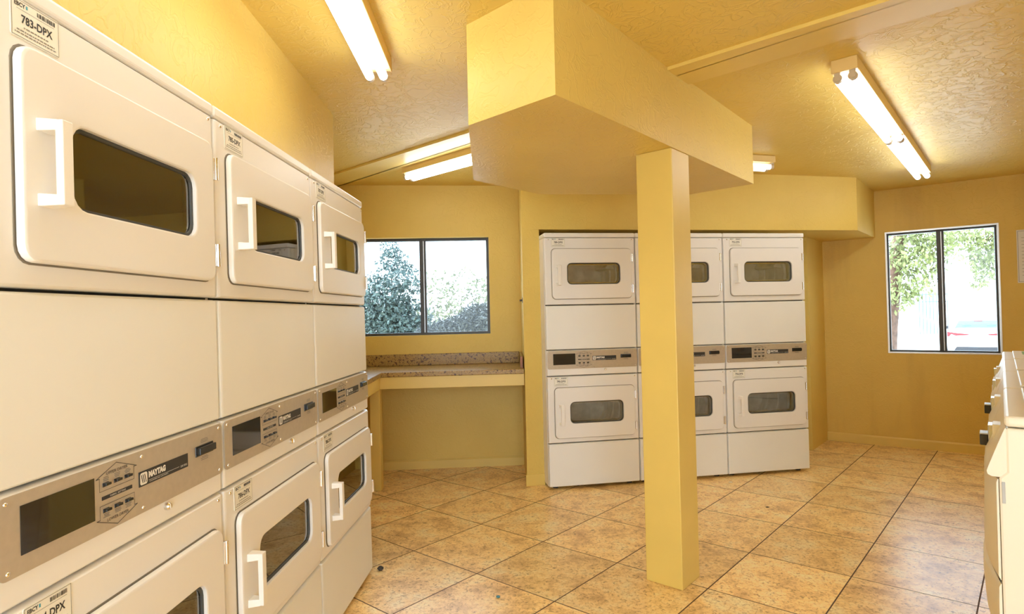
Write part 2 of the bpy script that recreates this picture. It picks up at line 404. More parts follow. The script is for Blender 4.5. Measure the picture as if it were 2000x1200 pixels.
def znear(x, y): return min(2.70, 2.382-.045*(D1[0]*x+D1[1]*y-2.48))
def zfar(x, y): return 2.385-.015*(D1[0]*x+D1[1]*y-2.70)
mb = MB(); ceil_part(None, 2.60, znear, mb); ceil_part(2.60, None, zfar, mb)
struct(mb.build('ceiling', 'ceil'), 'yellow trowelled plaster ceiling', 'ceiling')
# flat board across the ceiling
D2 = dirv(50.8-90)
def sr(s, r): return (D1[0]*s+D2[0]*r, D1[1]*s+D2[1]*r)
mb = MB()
A = isect(sr(2.482, 0), D2, BL, (WB0[0]-BL[0], WB0[1]-BL[1])); B = isect(sr(2.482, 0), D2, RR, RW)
A2 = isect(sr(2.712, 0), D2, WB0, BK); B2 = isect(sr(2.712, 0), D2, RR, RW)
mb.prism([A, B, B2, A2, WB0], 2.367, 2.40)
struct(mb.build('trim_1', 'trim'), 'flat yellow board running diagonally across the ceiling', 'ceiling trim')
# bulkhead over the left dryers
mb = MB(); xb = lambda y: -1.046-.0409*(y-2.108)
mb.prism([(xb(YR), YR), (xb(3.234), 3.234), (-1.61, 3.255), (-1.58, YR)], 1.93, 2.60)
struct(mb.build('wall_bulkhead', 'wall'), 'yellow bulkhead dropping from the ceiling above the left row of dryers', 'wall')
# pilaster and soffit over the back niche
mb = MB(); mb.prism([(-.071, 4.370), (.058, 4.4025), (.03, 5.06), (-.103, 5.0)], 0., 2.5)
struct(mb.build('wall_pilaster', 'wall'), 'narrow yellow wall end between the counter and the back dryers', 'wall')
S0 = (-.0705, 4.3705); S1 = (2.695, 4.949)
S2 = isect(S1, D1, WC, WW)
mb = MB(); mb.prism([(S0[0]+.002, S0[1]), S1, (S2[0]+.03*D1[0], S2[1]+.03*D1[1]), (2.80, 5.80), (2.60, 5.62), (-.08, 5.06)], 1.905, 2.55)
struct(mb.build('wall_soffit', 'wall'), 'long yellow soffit boxed out above the back dryers', 'wall')
# hanging soffit box in the middle with the column below it
BOX = [(-.237, 2.302), (.094, 2.009), (1.337, 3.560), (1.028, 3.826), (.062, 3.684), (-.312, 3.236)]
mb = MB(); mb.prism(BOX, 2.022, 2.55)
struct(mb.build('trim_2', 'wall'), 'big yellow boxed-in soffit hanging from the ceiling in the middle of the room', 'soffit')
cf = (.650, 2.708); ax = dirv(51.2)
px = [(cf[0], cf[1]), (cf[0]+.186*ax[0], cf[1]+.186*ax[1])]
px += [(px[1][0]-.183*ax[1], px[1][1]+.183*ax[0]), (cf[0]-.183*ax[1], cf[1]+.183*ax[0])]
mb = MB(); mb.prism(px, 0., 2.022)
struct(mb.build('trim_3', 'trim', bevel=.004), 'square yellow column standing on the floor under the hanging soffit', 'column')
# baseboards
def board(name, p, q, h, label, t=.014, off=0.):
    p = Vector(p); q = Vector(q); d = (q-p).normalized(); n = Vector((d.y, -d.x))
    mb = MB(); a = p; c = q
    prof = [(0, 0), (t, 0), (t, h-.012), (t*.4, h), (0, h)]
    mb.loft([[((a+n*x).x, (a+n*x).y, z) for x, z in prof], [((c+n*x).x, (c+n*x).y, z) for x, z in prof]], True, True)
    return struct(mb.build(name, 'trim'), label, 'baseboard')
board('baseboard_back', (WB0[0]+.0*BK[0], WB0[1]), (-.103, 4.9935), .078, 'yellow baseboard below the counter wall')
board('baseboard_window', WC, WE, .082, 'yellow baseboard along the far right window wall')
mb = MB(); mb.prism([(-.080, 4.357), (.064, 4.392), (.060, 4.43), (-.078, 4.40)], 0., .085)
struct(mb.build('baseboard_pilaster', 'trim', bevel=.003), 'yellow baseboard wrapped round the foot of the narrow wall end', 'baseboard')

# ------------------------------------------------------------------ windows
def window(name, origin, d, W, mull, label, sash_left):
    th = math.atan2(d[1], d[0])
    root = thing(name, (origin[0]+d[0]*W[0], origin[1]+d[1]*W[0], W[2]), th)
    struct(root, label, 'window')
    w = W[1]-W[0]; h = W[3]-W[2]; y0 = .062; y1 = .112; b = .022
    mb = MB()
    mb.loft([rr(.0, w, 0, h, .001, y1), rr(0, w, 0, h, .001, y0), rr(b, w-b, b, h-b, .001, y0), rr(b, w-b, b, h-b, .001, y1)], close=True)
    mb.build('window_frame', 'bronze', root)
    m = mull-W[0]
    mb = MB(); mb.box(m-.028, m+.002, y0-.006, y1-.02, b*.6, h-b*.6); mb.build('meeting_rail', 'bronze', root, bevel=.002)
    mb = MB(); mb.box(m+.002, m+.026, y0+.012, y1-.005, b*.6, h-b*.6); mb.build('sash_stile', 'bronze', root, bevel=.002)
    mb = MB(); mb.box(m+.0035, m+.009, y0+.006, y0+.0119, b, h-b); mb.build('weatherstrip', 'alu', root)
    for nm, x0, x1, y in (('glass_pane', b*.6, m-.02, y0+.018), ('glass_pane', m+.02, w-b*.6, y0+.034)):
        mb = MB(); mb.box(x0, x1, y, y+.004, b*.6, h-b*.6); mb.build(nm, 'wglass', root)
    return root
window('window_1', WB0, BK, W1, along(WB0, BK, -.921), 'dark framed sliding window above the speckled counter', True)
w2 = window('window_2', WC, WW, W2, along(WC, WW, 3.563), 'dark framed sliding window on the far right wall showing a parked car', False)
mb = MB(); wd = W2[1]-W2[0]; hh = W2[3]-W2[2]
mb.loft([rr(-.003, wd+.003, -.003, hh+.003, .001, -.004), rr(.010, wd-.010, .010, hh-.010, .001, -.004), rr(.010, wd-.010, .010, hh-.010, .001, .006), rr(-.003, wd+.003, -.003, hh+.003, .001, .006)], close=True)
mb.build('window_bead', 'alu', w2)

# ------------------------------------------------------------------ dryers
DW = .686; DD = .72
def number_plate(root, num, u0, zt):
    u1 = u0+.103; z1 = zt; z0 = zt-.066
    mb = MB(); mb.loft([rr(u0, u1, z0, z1, .004, .0005), rr(u0, u1, z0, z1, .004, -.0012)], False, True)
    pl = mb.build('number_plate', 'label', root)
    tx = MB(); y = -.0016
    put_text(tx, num, (u0+u1)/2+.002, y, z0+.0335, .0195, .066, bold=.0005)
    put_text(tx, 'EBCY', u0+.018, y, z1-.0095, .010, .022, bold=.0003)
    tx.cur = 0
    x = u0+.054
    rnd = random.Random(num)
    while x < u1-.010:
        w = rnd.choice((.0010, .0017, .0026)); flat(tx, x, x+w, z1-.0135, z1-.006, y); x += w+rnd.choice((.0009, .0014))
    a = .0022
    for (p, q) in (((u0+a, z0+a), (u1-a, z0+a)), ((u1-a, z0+a), (u1-a, z1-a)), ((u1-a, z1-a), (u0+a, z1-a)), ((u0+a, z1-a), (u0+a, z0+a))):
        stroke(tx, p, q, .0007, y)
    stroke(tx, (u0+.012, z1-.017), (u1-.012, z1-.017), .0005, y)
    tx.cur = 1
    for zz, k in ((z0+.019, .026), (z0+.0125, .040), (z0+.0075, .044)):
        x = (u0+u1)/2-k
        while x < (u0+u1)/2+k:
            w = rnd.uniform(.002, .008); flat(tx, x, min(x+w, (u0+u1)/2+k), zz, zz+.0022, y); x += w+.0014
    tx.cur = 2; flat(tx, u0+.031, u0+.0345, z1-.012, z1-.006, y)
    tx.build('printed_number', ['ink', 'grey_ink', 'blue_ink'], pl)
    return pl
def screw(mb, x, z, y=0., r=.0048): mb.dome((x, y, z), (0, -1, 0), r, .0035, 10)
def dryer_door(root, zt, name='door'):
    dt, db = zt-.083, zt-.447; wt, wb = zt-.187, zt-.343; a, b = .052, .652; wl, wr = .163, .565
    mb = MB()
    mb.loft([rr(a, b, db, dt, .028, -.003), rr(a, b, db, dt, .028, -.010), rr(a+.002, b-.002, db+.002, dt-.002, .027, -.0155), rr(a+.007, b-.007, db+.007, dt-.007, .024, -.018),
             rr(wl-.006, wr+.006, wb-.006, wt+.006, .038, -.018), rr(wl-.001, wr+.001, wb-.001, wt+.001, .034, -.0155), rr(wl, wr, wb, wt, .033, -.004), rr(wl, wr, wb, wt, .033, .018)])
    d = mb.build(name, 'white', root, smooth=35)
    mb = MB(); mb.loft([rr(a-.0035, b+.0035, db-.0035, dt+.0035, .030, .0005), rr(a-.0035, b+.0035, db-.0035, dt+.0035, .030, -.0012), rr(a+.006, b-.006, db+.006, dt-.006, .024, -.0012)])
    mb.build('door_shade_ring', 'gap_shade', d)  # flat dark ring, paints the shadow in the gap round the door
    mb = MB()
    mb.loft([rr(wl, wr, wb, wt, .033, -.0075), rr(wl+.006, wr-.006, wb+.006, wt-.006, .028, -.0075), rr(wl+.007, wr-.007, wb+.007, wt-.007, .028, -.003)])
    mb.build('window_gasket', 'gasket', d, smooth=35)
    mb = MB()
    mb.loft([rr(wl+.004, wr-.004, wb+.004, wt-.004, .028, .022), rr(wl+.014, wr-.014, wb+.014, wt-.014, .022, .022), rr(wl+.014, wr-.014, wb+.014, wt-.014, .022, .034), rr(wl+.004, wr-.004, wb+.004, wt-.004, .028, .034)], close=True)
    mb.build('window_rim', 'chrome', d, smooth=35)
    mb = MB(); mb.loft([rr(wl+.003, wr-.003, wb+.003, wt-.003, .030, -.003), rr(wl+.003, wr-.003, wb+.003, wt-.003, .030, .001)], True, True)
    mb.build('door_glass', 'dglass', d)
    # pull handle: two arms and a grip
    h0, h1 = zt-.352, zt-.202
    mb = MB()
    mb.loft([rr(.078, .112, h1-.022, h1, .002, -.017), rr(.086, .110, h1-.020, h1-.002, .002, -.050)], True, True)
    mb.loft([rr(.078, .112, h0, h0+.022, .002, -.017), rr(.086, .110, h0+.002, h0+.020, .002, -.050)], True, True)
    mb.box(.086, .110, -.058, -.044, h0+.002, h1-.002)
    mb.build('handle', 'handle', d, bevel=.0025)
    for z in (dt-.068, db+.068):
        mb = MB(); mb.box(b-.004, b+.012, -.019, -.0005, z-.029, z+.029); mb.cyl((b+.006, -.020, z-.030), (b+.006, -.020, z+.030), .005, 8)
        mb.build('hinge', 'chrome', d, bevel=.001)
    return d
def front_ring(root, z0, z1, zt):
    wt, wb = zt-.150, zt-.380; wl, wr = .110, .618; W0, W1_ = .002, DW-.002
    mb = MB()
    mb.loft([rr(W0, W1_, z0, z1, .006, .030), rr(W0, W1_, z0, z1, .006, .012), rr(W0+.0025, W1_-.0025, z0+.002, z1-.002, .006, .004), rr(W0+.010, W1_-.010, z0+.006, z1-.006, .006, .0),
             rr(wl, wr, wb, wt, .05, .0), rr(wl, wr, wb, wt, .05, .034)])
    return mb.build('front_panel', 'white', root, smooth=35)
def plain_front(root, name, z0, z1, m='panel'):
    W0, W1_ = .002, DW-.002
    mb = MB()
    mb.loft([rr(W0, W1_, z0, z1, .005, .030), rr(W0, W1_, z0, z1, .005, .012), rr(W0+.0025, W1_-.0025, z0+.002, z1-.002, .005, .004), rr(W0+.010, W1_-.010, z0+.006, z1-.006, .005, .0)], False, True)
    return mb.build(name, m, root, smooth=35)
def drum(root, zt):
    c = (.364, zt-.265); rad = .200; n = 40
    mb = MB()
    ring = lambda r_, y: [(c[0]+r_*cos(2*PI*i/n+R(-54)), y, c[1]+r_*sin(2*PI*i/n+R(-54))) for i in range(n)]
    mb.loft([rr(.03, DW-.03, zt-.475, zt-.015, .03, .045, 9), ring(.212, .045), ring(.212, .075), ring(rad, .085), ring(rad, .19), ring(rad-.008, .20), ring(rad, .21), ring(rad, .33), ring(rad-.008, .34), ring(rad, .35), ring(rad, .42), ring(.12, .432), ring(.05, .42)], False, True)
    for k in range(3):
        a = R(20+120*k); p = lambda r_, da, y: (c[0]+r_*cos(a+da), y, c[1]+r_*sin(a+da))
        mb.loft([[p(rad+.001, -.16, .11), p(rad-.055, -.03, .12), p(rad-.055, .03, .12), p(rad+.001, .16, .11)], [p(rad+.001, -.16, .41), p(rad-.045, -.03, .40), p(rad-.045, .03, .40), p(rad+.001, .16, .41)]], True, True)
    return mb.build('drum', 'drum', root, smooth=30)
def make_dryer():
    root = thing('stacked_dryer', (0, 0, 0))
    mb = MB()     # open fronted sheet metal shell with a middle divider
    lo = [[(0, y, .024), (DW, y, .024), (DW, y, 1.822), (0, y, 1.822)] for y in (.0335, DD)]
    li = [[(.006, y, .030), (DW-.006, y, .030), (DW-.006, y, 1.816), (.006, y, 1.816)] for y in (DD-.006, .0335)]
    mb.loft(lo+li, close=False); mb.loft([li[-1], lo[0]])
    mb.add(lo[1], [(0, 1, 2, 3)]); mb.add(li[0], [(0, 1, 2, 3)])
    mb.build('cabinet', 'white', root)
    for z0, z1 in ((.026, .34), (.80, 1.34), (1.80, 1.822)):
        mb = MB(); mb.box(.007, DW-.007, .0305, .0335, z0, z1); mb.build('inner_frame', 'gap', root)
    mb = MB(); mb.box(-.0005, DW+.0005, -.001, DD, 1.8245, 1.8577); mb.build('top_lid', 'white', root, bevel=.008, seg=3)
    front_ring(root, 1.3348, 1.8225, 1.824); drum(root, 1.824); dryer_door(root, 1.824, 'upper_door')
    plain_front(root, 'middle_panel', 1.0095, 1.3285)
    con = plain_front(root, 'control_console', .8208, 1.0045, 'white')
    front_ring(root, .3365, .8155, .8176); drum(root, .8176); dryer_door(root, .8176, 'lower_door')
    plain_front(root, 'kick_panel', .022, .3300)
    for x in (.06, DW-.06):
        for y in (.07, DD-.07):
            mb = MB(); mb.cyl((x, y, 0), (x, y, .03), .02, 10); mb.build('foot', 'gap', root)
    # ---- console plate
    mb = MB(); mb.loft([rr(.006, DW-.004, .8695, 1.0005, .012, .0005), rr(.006, DW-.004, .8695, 1.0005, .012, -.0022)], False, True)
    cp = mb.build('control_plate', 'silver', root, smooth=35)
    mb = MB(); mb.box(.047, .212, -.0034, -.001, .900, .980); mb.build('display_window', 'gloss', cp)
    # printed outlines: two house shapes around the buttons, titles, small captions
    y = -.0027
    xa, xb_ = .226, .326
    rnd = random.Random(3)
    for sg, zb, ze, apex in ((1, .949, .9745, .9955), (-1, .921, .8955, .8745)):
        pr = MB()
        stroke(pr, (xa, zb), (xb_, zb), .0008, y); stroke(pr, (xa, zb), (xa, ze), .0008, y); stroke(pr, (xb_, zb), (xb_, ze), .0008, y)
        xm = (xa+xb_)/2
        pr.cur = 0
        stroke(pr, (xa-.009, ze), (xm-.002, apex), .0012, y); stroke(pr, (xb_+.009, ze), (xm-.002, apex), .0012, y)
        stroke(pr, (xa-.009, ze), (xa, ze), .0012, y); stroke(pr, (xb_+.009, ze), (xb_, ze), .0012, y)
        put_text(pr, 'UPPER DRYER' if sg > 0 else 'LOWER DRYER', .276, y, .9800 if sg > 0 else .8895, .0085, .062)
        pr.cur = 1
        for x in (.244, .276, .307):
            for zz in (.9735, .9705, .9675) if sg > 0 else (.9000, .8970, .9030):
                w = rnd.uniform(.006, .010); flat(pr, x-w, x+w, zz, zz+.0016, y)
        pr.build('printed_outline', ['ink', 'grey_ink'], cp)
    for zs in ((.9760, .9725, .9690), (.9325, .9290, .9250)):
        pr = MB(); pr.cur = 1
        for zz in zs:
            w = rnd.uniform(.012, .019); flat(pr, .596-w, .596+w, zz, zz+.0016, y)
        pr.build('printed_caption', ['ink', 'grey_ink'], cp)
    mb = MB(); mb.box(.232, .319, -.0032, -.001, .9315, .9385)
    mb.cur = 1; put_text(mb, 'FABRIC SETTING', .276, -.0036, .935, .005, .045)
    mb.build('setting_strip', ['ink', 'white_ink'], cp)
    for z in (.9600, .9105):
        for x in (.243, .275, .306):
            mb = MB(); mb.box(x-.0085, x+.0085, -.0032, -.001, z-.004, z+.004); mb.box(x-.0075, x+.0075, -.0095, -.002, z-.0015, z+.0035)
            mb.build('push_button', 'black', cp, bevel=.0008)
    mb = MB(); mb.box(.341, .521, -.0034, -.001, .9255, .9570)
    mb.cur = 1; yy = -.0038
    mb.loft([rr(.3435, .3675, .9285, .9540, .005, yy)], False, True)
    put_text(mb, 'MAYTAG', .402, yy, .9445, .0165, .060, bold=.0011)
    stroke(mb, (.372, .9335), (.484, .9335), .0006, yy); put_text(mb, 'COMMERCIAL LAUNDRY', .408, yy, .9300, .0035, .068); put_text(mb, 'DRYERS', .503, yy, .9322, .0065, .026)
    mb.cur = 0
    for k in range(3): stroke(mb, (.3475+.0055*k, .9490), (.3520+.0055*k, .9335), .0022, yy-.0003)
    mb.build('name_plate', ['ink', 'white_ink'], cp)
    mb = MB(); mb.box(.555, .636, -.0045, -.001, .9375, .9635); mb.box(.558, .633, -.014, -.003, .9425, .9600)
    mb.build('card_slot', 'black', cp, bevel=.002)
    for x, z in ((.020, .990), (.666, .990), (.022, .880), (.666, .880), (.352, .988), (.354, .880)):
        mb = MB(); screw(mb, x, z, -.002, .0042); mb.build('screw', 'chrome', cp, smooth=60)
    mb = MB(); mb.cyl((.436, .0, .857), (.436, -.007, .857), .0085, 16); mb.cyl((.436, -.007, .857), (.436, -.011, .857), .0085, 16, .006); mb.box(.4352, .4368, -.0118, -.010, .852, .862)
    mb.build('lock', 'chrome', root, smooth=40)
    for zt in (1.824, .8176):
        for x in (.032, .660):
            mb = MB(); screw(mb, x, zt-.016, -.0, .005); mb.build('screw', 'chrome', root, smooth=60)
    return root
dry = make_dryer()
YS = [(.880, .971), (1.5500, 1.), (2.2420, 1.)]
X0 = -.827
ANG = BACKANG
E0 = (.0905, 4.243)
spots = []
for (y, k), up_, lo_, lab in zip(YS, ('783-DPX', '785-DPX', '787-DPX'), ('784-DPX', '786-DPX', '788-DPX'),
        ('white stacked dryer nearest the viewer on the left with plate 783-DPX', 'white stacked dryer in the middle of the left row with plate 785-DPX', 'white stacked dryer at the far end of the left row beside the counter')):
    spots.append(((X0, y, 0), PI/2, -.0119, k, up_, lo_, lab, 'stacked dryers along the left wall'))
for g, k, up_, lo_, lab in ((0., 1.003, '789-DPX', '790-DPX', 'white stacked dryer in the back niche beside the narrow wall end'), (.6915, 1.022, '791-DPX', '792-DPX', 'white stacked dryer partly hidden behind the yellow column'), (1.3965, 1., '793-DPX', '794-DPX', 'white stacked dryer at the right end of the back niche with plate 793-DPX')):
    spots.append(((E0[0]+g*BA[0], E0[1]+g*BA[1], 0), ANG, 0., k, up_, lo_, lab, 'stacked dryers in the back niche'))
roots = [dry]+[copy_tree(dry) for _ in spots[1:]]
for r_, (loc, rz, rx, k, nu, nl, lab, grp) in zip(roots, spots):
    r_.location = loc; r_.rotation_euler = (rx, 0, rz); r_.scale = (k, 1, 1)
    number_plate(r_, nu, .052, 1.8195); number_plate(r_, nl, .050, .8120)
    tag(r_, lab, 'dryer', grp)

# ------------------------------------------------------------------ washers
WD = .660; PITCH = .667
def make_washer():
    root = thing('washing_machine', (0, 0, 0))
    mb = MB(); mb.loft([[(x, -.016, .025), (x, -.016, .818), (x, .0, .835), (x, .0, .948), (x, .70, .948), (x, .70, .025)] for x in (0, WD)], True, True); mb.build('cabinet', 'almond', root, bevel=.006)
    mb = MB(); mb.box(.001, WD-.001, -.002, .70, .951, .980); mb.build('top_panel', 'almond', root, bevel=.010, seg=3)
    mb = MB(); mb.box(.035, WD-.035, .045, .52, .981, .988); mb.build('lid', 'almond', root, bevel=.006, seg=3)
    n = 14
    def bow(prof, bk):
        """front shape: (y, z, bow) rows swept across the width"""
        mb = MB(); lo = []
        for y, z, b in prof:
            row = []
            for i in range(n+1):
                x = .002+(WD-.004)*i/n; s = 1-(2*i/n-1)**2
                row.append((x, y-b*s, z))
            lo.append(row)
        vs = [p for l in lo for p in l]; fs = []
        for a in range(len(lo)-1):
            for i in range(n): fs.append((a*(n+1)+i, a*(n+1)+i+1, (a+1)*(n+1)+i+1, (a+1)*(n+1)+i))
        # closing sides and ends with a back edge
        base = len(vs)
        for l in lo: vs += [(l[0][0], bk, l[0][2]), (l[-1][0], bk, l[-1][2])]
        m = len(lo)
        for a in range(m-1):
            fs.append((a*(n+1), (a+1)*(n+1), base+2*a+2, base+2*a)); fs.append((a*(n+1)+n, base+2*a+1, base+2*a+3, (a+1)*(n+1)+n))
        fs.append(tuple(range(n+1))+(base+1, base)); fs.append(tuple((m-1)*(n+1)+i for i in range(n, -1, -1))+(base+2*(m-1), base+2*(m-1)+1))
        mb.add(vs, fs); return mb
    bow([(.0, .948, 0), (-.004, .938, .0), (-.020, .892, .004), (-.036, .845, .008), (-.040, .832, .008), (-.038, .824, .008), (-.030, .819, .008), (-.018, .8195, .006)], .002).build('control_fascia', 'almond', root, smooth=40)
    bow([(-.018, .813, .026), (-.021, .804, .030), (-.022, .60, .034), (-.022, .560, .034), (-.018, .5505, .028)], -.0165).build('upper_front_panel', 'almond', root, smooth=40)
    bow([(-.018, .5410, .030), (-.022, .531, .038), (-.023, .48, .038), (-.022, .402, .034), (-.018, .3955, .030)], -.0165).build('middle_front_panel', 'almond', root, smooth=40)
    bow([(-.0175, .3885, .028), (-.020, .38, .030), (-.019, .10, .012), (-.0175, .028, .008)], -.0165).build('lower_front_panel', 'almond', root, smooth=40)
    for z in (.5455, .392):
        mb = MB(); mb.add([(.012+(WD-.024)*i/10, y-.020*(1-(2*i/10-1)**2)*(y < -.017), zz) for zz in (z-.008, z+.008) for y in (-.0165, -.0195) for i in range(11)],
            [(i, i+1, 12+i, 11+i) for i in range(10)]+[(22+i, 23+i, 34+i, 33+i) for i in range(10)]+[(11+i, 12+i, 34+i, 33+i) for i in range(10)]); mb.build('panel_seam', 'gap', root)
    # coin slide
    mb = MB(); mb.box(.30, .36, -.040, .010, .850, .905); co = mb.build('coin_slide', 'steel', root, bevel=.002)
    mb = MB(); mb.box(.303, .357, -.060, -.039, .842, .874); mb.build('slide_handle', 'black', co, bevel=.002)
    mb = MB(); mb.box(.303, .357, -.060, -.030, .8745, .8785); mb.build('slide_cap', 'greycap', co, bevel=.001)
    mb = MB(); mb.box(.40, .47, -.028, .010, .875, .925); mb.build('meter_plate', 'almond', root, bevel=.003)
    mb = MB(); mb.box(WD-.001, WD+.002, -.010, -.003, .752, .808); mb.build('side_clip', 'greycap', root, bevel=.001)
    for x in (.05, WD-.05):
        for y in (.06, .64):
            mb = MB(); mb.cyl((x, y, 0), (x, y, .03), .02, 10); mb.build('foot', 'gap', root)
    return root
def sticker(root):
    mb = MB(); z = .9886
    mb.add([(.10, .085, z), (.36, .085, z), (.36, .30, z), (.10, .30, z)], [(0, 1, 2, 3)])
    mb.cur = 1; rnd = random.Random(5)
    for k in range(6):
        y = .105+.032*k; x = .125
        while x < .335:
            w = rnd.uniform(.008, .022); mb.add([(x, y, z+.0006), (x+w, y, z+.0006), (x+w, y+.006, z+.0006), (x, y+.006, z+.0006)], [(0, 1, 2, 3)]); x += w+.014
    mb.build('lid_sticker', ['green', 'white_ink'], root)
wash = make_washer()
wl_ = [wash]+[copy_tree(wash) for _ in range(3)]
labs = ['white washer nearest the viewer on the right with a plain lid', 'white washer with a green sticker on its lid, just behind the nearest washer',
        'white washer third from the viewer in the right row', 'white washer at the far end of the right row below the window']
for i, o in enumerate(wl_):
    a = i*PITCH+WD
    o.location = (NW[0]+RW[0]*a, NW[1]+RW[1]*a, 0); o.rotation_euler = (0, 0, R(52.3+180))
    tag(o, labs[i], 'washer', 'washing machines along the right wall')
    if i: sticker(o)
    if i > 1:                                          # coin slides pushed in
        for ch in o.children:
            if ch.name.startswith('coin_slide'):
                for g in ch.children: g.location.y = .034

# ------------------------------------------------------------------ counter
ct = thing('laundry_counter', (-1.2, 4.6, 0))
tag(ct, 'L-shaped folding counter with speckled brown laminate top and yellow base below the left window', 'counter')
def cpoly(o_, poly, z0, z1, name, m, bevel=0.):
    mb = MB(); mb.T = Matrix.Translation((1.2, -4.6, 0)); mb.prism(poly, z0, z1); return mb.build(name, m, ct, bevel=bevel)
yw = lambda x: 4.838+.10235*(x+1.62)
yf = lambda x: 4.295+.0855*(x+1.128)
lx = lambda y: -1.128-.072*(y-4.295)
cpoly(ct, [(-1.605, 2.96), (lx(2.96), 2.96), (lx(4.295), 4.295), (-.076, yf(-.076)), (-.102, yw(-.102)-.002), (-1.605, yw(-1.605)-.002)], .830, .865, 'worktop', 'counter', .004)
cpoly(ct, [(-1.600, yw(-1.600)-.024), (-.125, yw(-.125)-.024), (-.125, yw(-.125)-.003), (-1.600, yw(-1.600)-.003)], .8655, .960, 'backsplash', 'counter', .003)
cpoly(ct, [(-.1215, yw(-.12)-.004), (-.104, yw(-.11)-.004), (-.086, 4.470), (-.1050, 4.470)], .8655, .955, 'end_splash', ['counter'], .002)
cpoly(ct, [(-.106, 4.4695), (-.0865, 4.4695), (-.0865, 4.462), (-.106, 4.462)], .8660, .952, 'end_cap', 'ends')
cpoly(ct, [(-1.150, yf(-1.150)+.012), (-.077, yf(-.077)+.012), (-.078, yf(-.077)+.032), (-1.150, yf(-1.150)+.032)], .742, .8295, 'apron', 'trim', .002)
cpoly(ct, [(lx(2.96)-.030, 2.97), (lx(2.96)-.012, 2.97), (lx(4.30)-.012, 4.315), (lx(4.30)-.030, 4.315)], .742, .8295, 'apron', 'trim', .002)
cpoly(ct, [(-1.212, 4.282), (-1.140, 4.288), (-1.145, 4.372), (-1.217, 4.366)], 0., .7415, 'leg', 'trim', .003)

# ------------------------------------------------------------------ light fixtures
def fixture(p, q, ztop, zbox, ztube, width, runs, label, group, lamp='tube'):
    """strip light from p to q (plan), runs = lengths of tube pairs as fractions"""
    p = Vector(p); q = Vector(q); L_ = (q-p).length; a = math.atan2((q-p).y, (q-p).x)
    root = thing('fluorescent_light', (p.x, p.y, ztop(p.x, p.y)), a)
    z0 = ztop(p.x, p.y); z1 = ztop(q.x, q.y); zm = zbox-z0
    mb = MB(); h = width/2
    mb.loft([[(0, -h, -.0005), (0, h, -.0005), (0, h, zm), (0, -h, zm)], [(L_, -h, z1-z0-.0005), (L_, h, z1-z0-.0005), (L_, h, z1-z0+zm), (L_, -h, z1-z0+zm)]], True, True)
    ho = mb.build('housing', 'fixt', root, bevel=.003)
    sl = (z1-z0)/L_
    zt = ztube-z0; off = .030
    for (f0, f1) in runs:
        x0, x1 = f0*L_+.012, f1*L_-.012
        for y in (-off, off):
            mb = MB(); mb.cyl((x0+.018, y, zt+sl*x0), (x1-.018, y, zt+sl*x1), .0185, 14)
            mb.build('tube', lamp, root, smooth=50)
            for xe, sg in ((x0, 1), (x1, -1)):
                mb = MB(); zz = zt+sl*xe
                mb.cyl((xe, y, zz), (xe+sg*.020, y, zz), .0192, 14); mb.box(xe-.006, xe+.006, y-.012, y+.012, zz-.012, zm+sl*xe+.001)
                mb.build('lamp_holder', 'socket', root, smooth=50)
    return tag(root, label, 'ceiling light', group)
ud = dirv(48.8)
fixture((1.406, 2.652), (3.030, 4.635), zfar, 2.323, 2.299, .105, [(0, .5), (.5, 1)], 'double-tube fluorescent strip light on the ceiling at the right above the washers', 'fluorescent strip lights')
fixture((-.526, .14), (-.665, 2.58), znear, znear(-.526, .14)-.060, znear(-.526, .14)-.090, .125, [(0, .5), (.5, 1)], 'double-tube fluorescent strip light on the ceiling above the left dryers', 'fluorescent strip lights')
fixture((-.905, 4.315), (-.905+.92*.7625, 4.315-.92*.647), zfar, 2.325, 2.297, .105, [(0, 1)], 'short fluorescent strip light slanting behind the hanging soffit toward the left window', 'fluorescent strip lights')
fixture((1.735, 4.285), (1.735-.62*.9613, 4.285-.62*.2756), zfar, 2.312, 2.284, .105, [(0, 1)], 'fluorescent strip light mostly hidden by the hanging soffit, in front of the back dryers', 'fluorescent strip lights', 'dim_tube')

# ------------------------------------------------------------------ small things
a = along(WC, WW, 3.984)
nr = thing('wall_notice', (WC[0]+WW[0]*a, WC[1]+WW[1]*a, 1.438), R(-33.61))
tag(nr, 'white printed notice in a thin frame on the wall right of the car window', 'notice')
mb = MB(); mb.box(0, .34, -.006, -.0005, 0, .434); mb.build('sheet', 'paper', nr, bevel=.001)
mb = MB()
for p, q in (((.008, .010), (.332, .010)), ((.332, .010), (.332, .424)), ((.332, .424), (.008, .424)), ((.008, .424), (.008, .010))): stroke(mb, p, q, .003, -.0064)
for k in range(12): flat(mb, .03, .31-.02*(k % 3), .06+.028*k, .063+.028*k, -.0064)
mb.build('printed_lines', 'grey_ink', nr)
kb = MB(); kb.box(-.007, .007, -.004, 0, -.02, .02); kb.cyl((0, -.003, 0), (0, -.022, 0), .007, 10)
k_ = kb.build('wall_latch', 'black', bevel=.001); k_.location = (-.0765, 4.445, 1.378); k_.rotation_euler = (0, 0, R(-87))
tag(k_, 'small black latch on the edge of the narrow wall end beside the left window', 'latch')
def lump(name, m, loc, r, sc, label, cat, seed):
    mb = MB(); mb.sphere((0, 0, 0), r, 9, 6, sc); rnd = random.Random(seed)
    mb.v = [(x*rnd.uniform(.75, 1.2), y*rnd.uniform(.75, 1.2), z*rnd.uniform(.85, 1.1)) for x, y, z in mb.v]
    zmin = min(v[2] for v in mb.v); mb.v = [(x, y, z-zmin) for x, y, z in mb.v]
    o = mb.build(name, m, smooth=70); o.location = loc; tag(o, label, cat)
lump('pebble', 'pebble', (-.795, 2.945, .0), .016, (1, 1, .7), 'dark pebble on the floor at the foot of the far left dryer', 'pebble', 1)
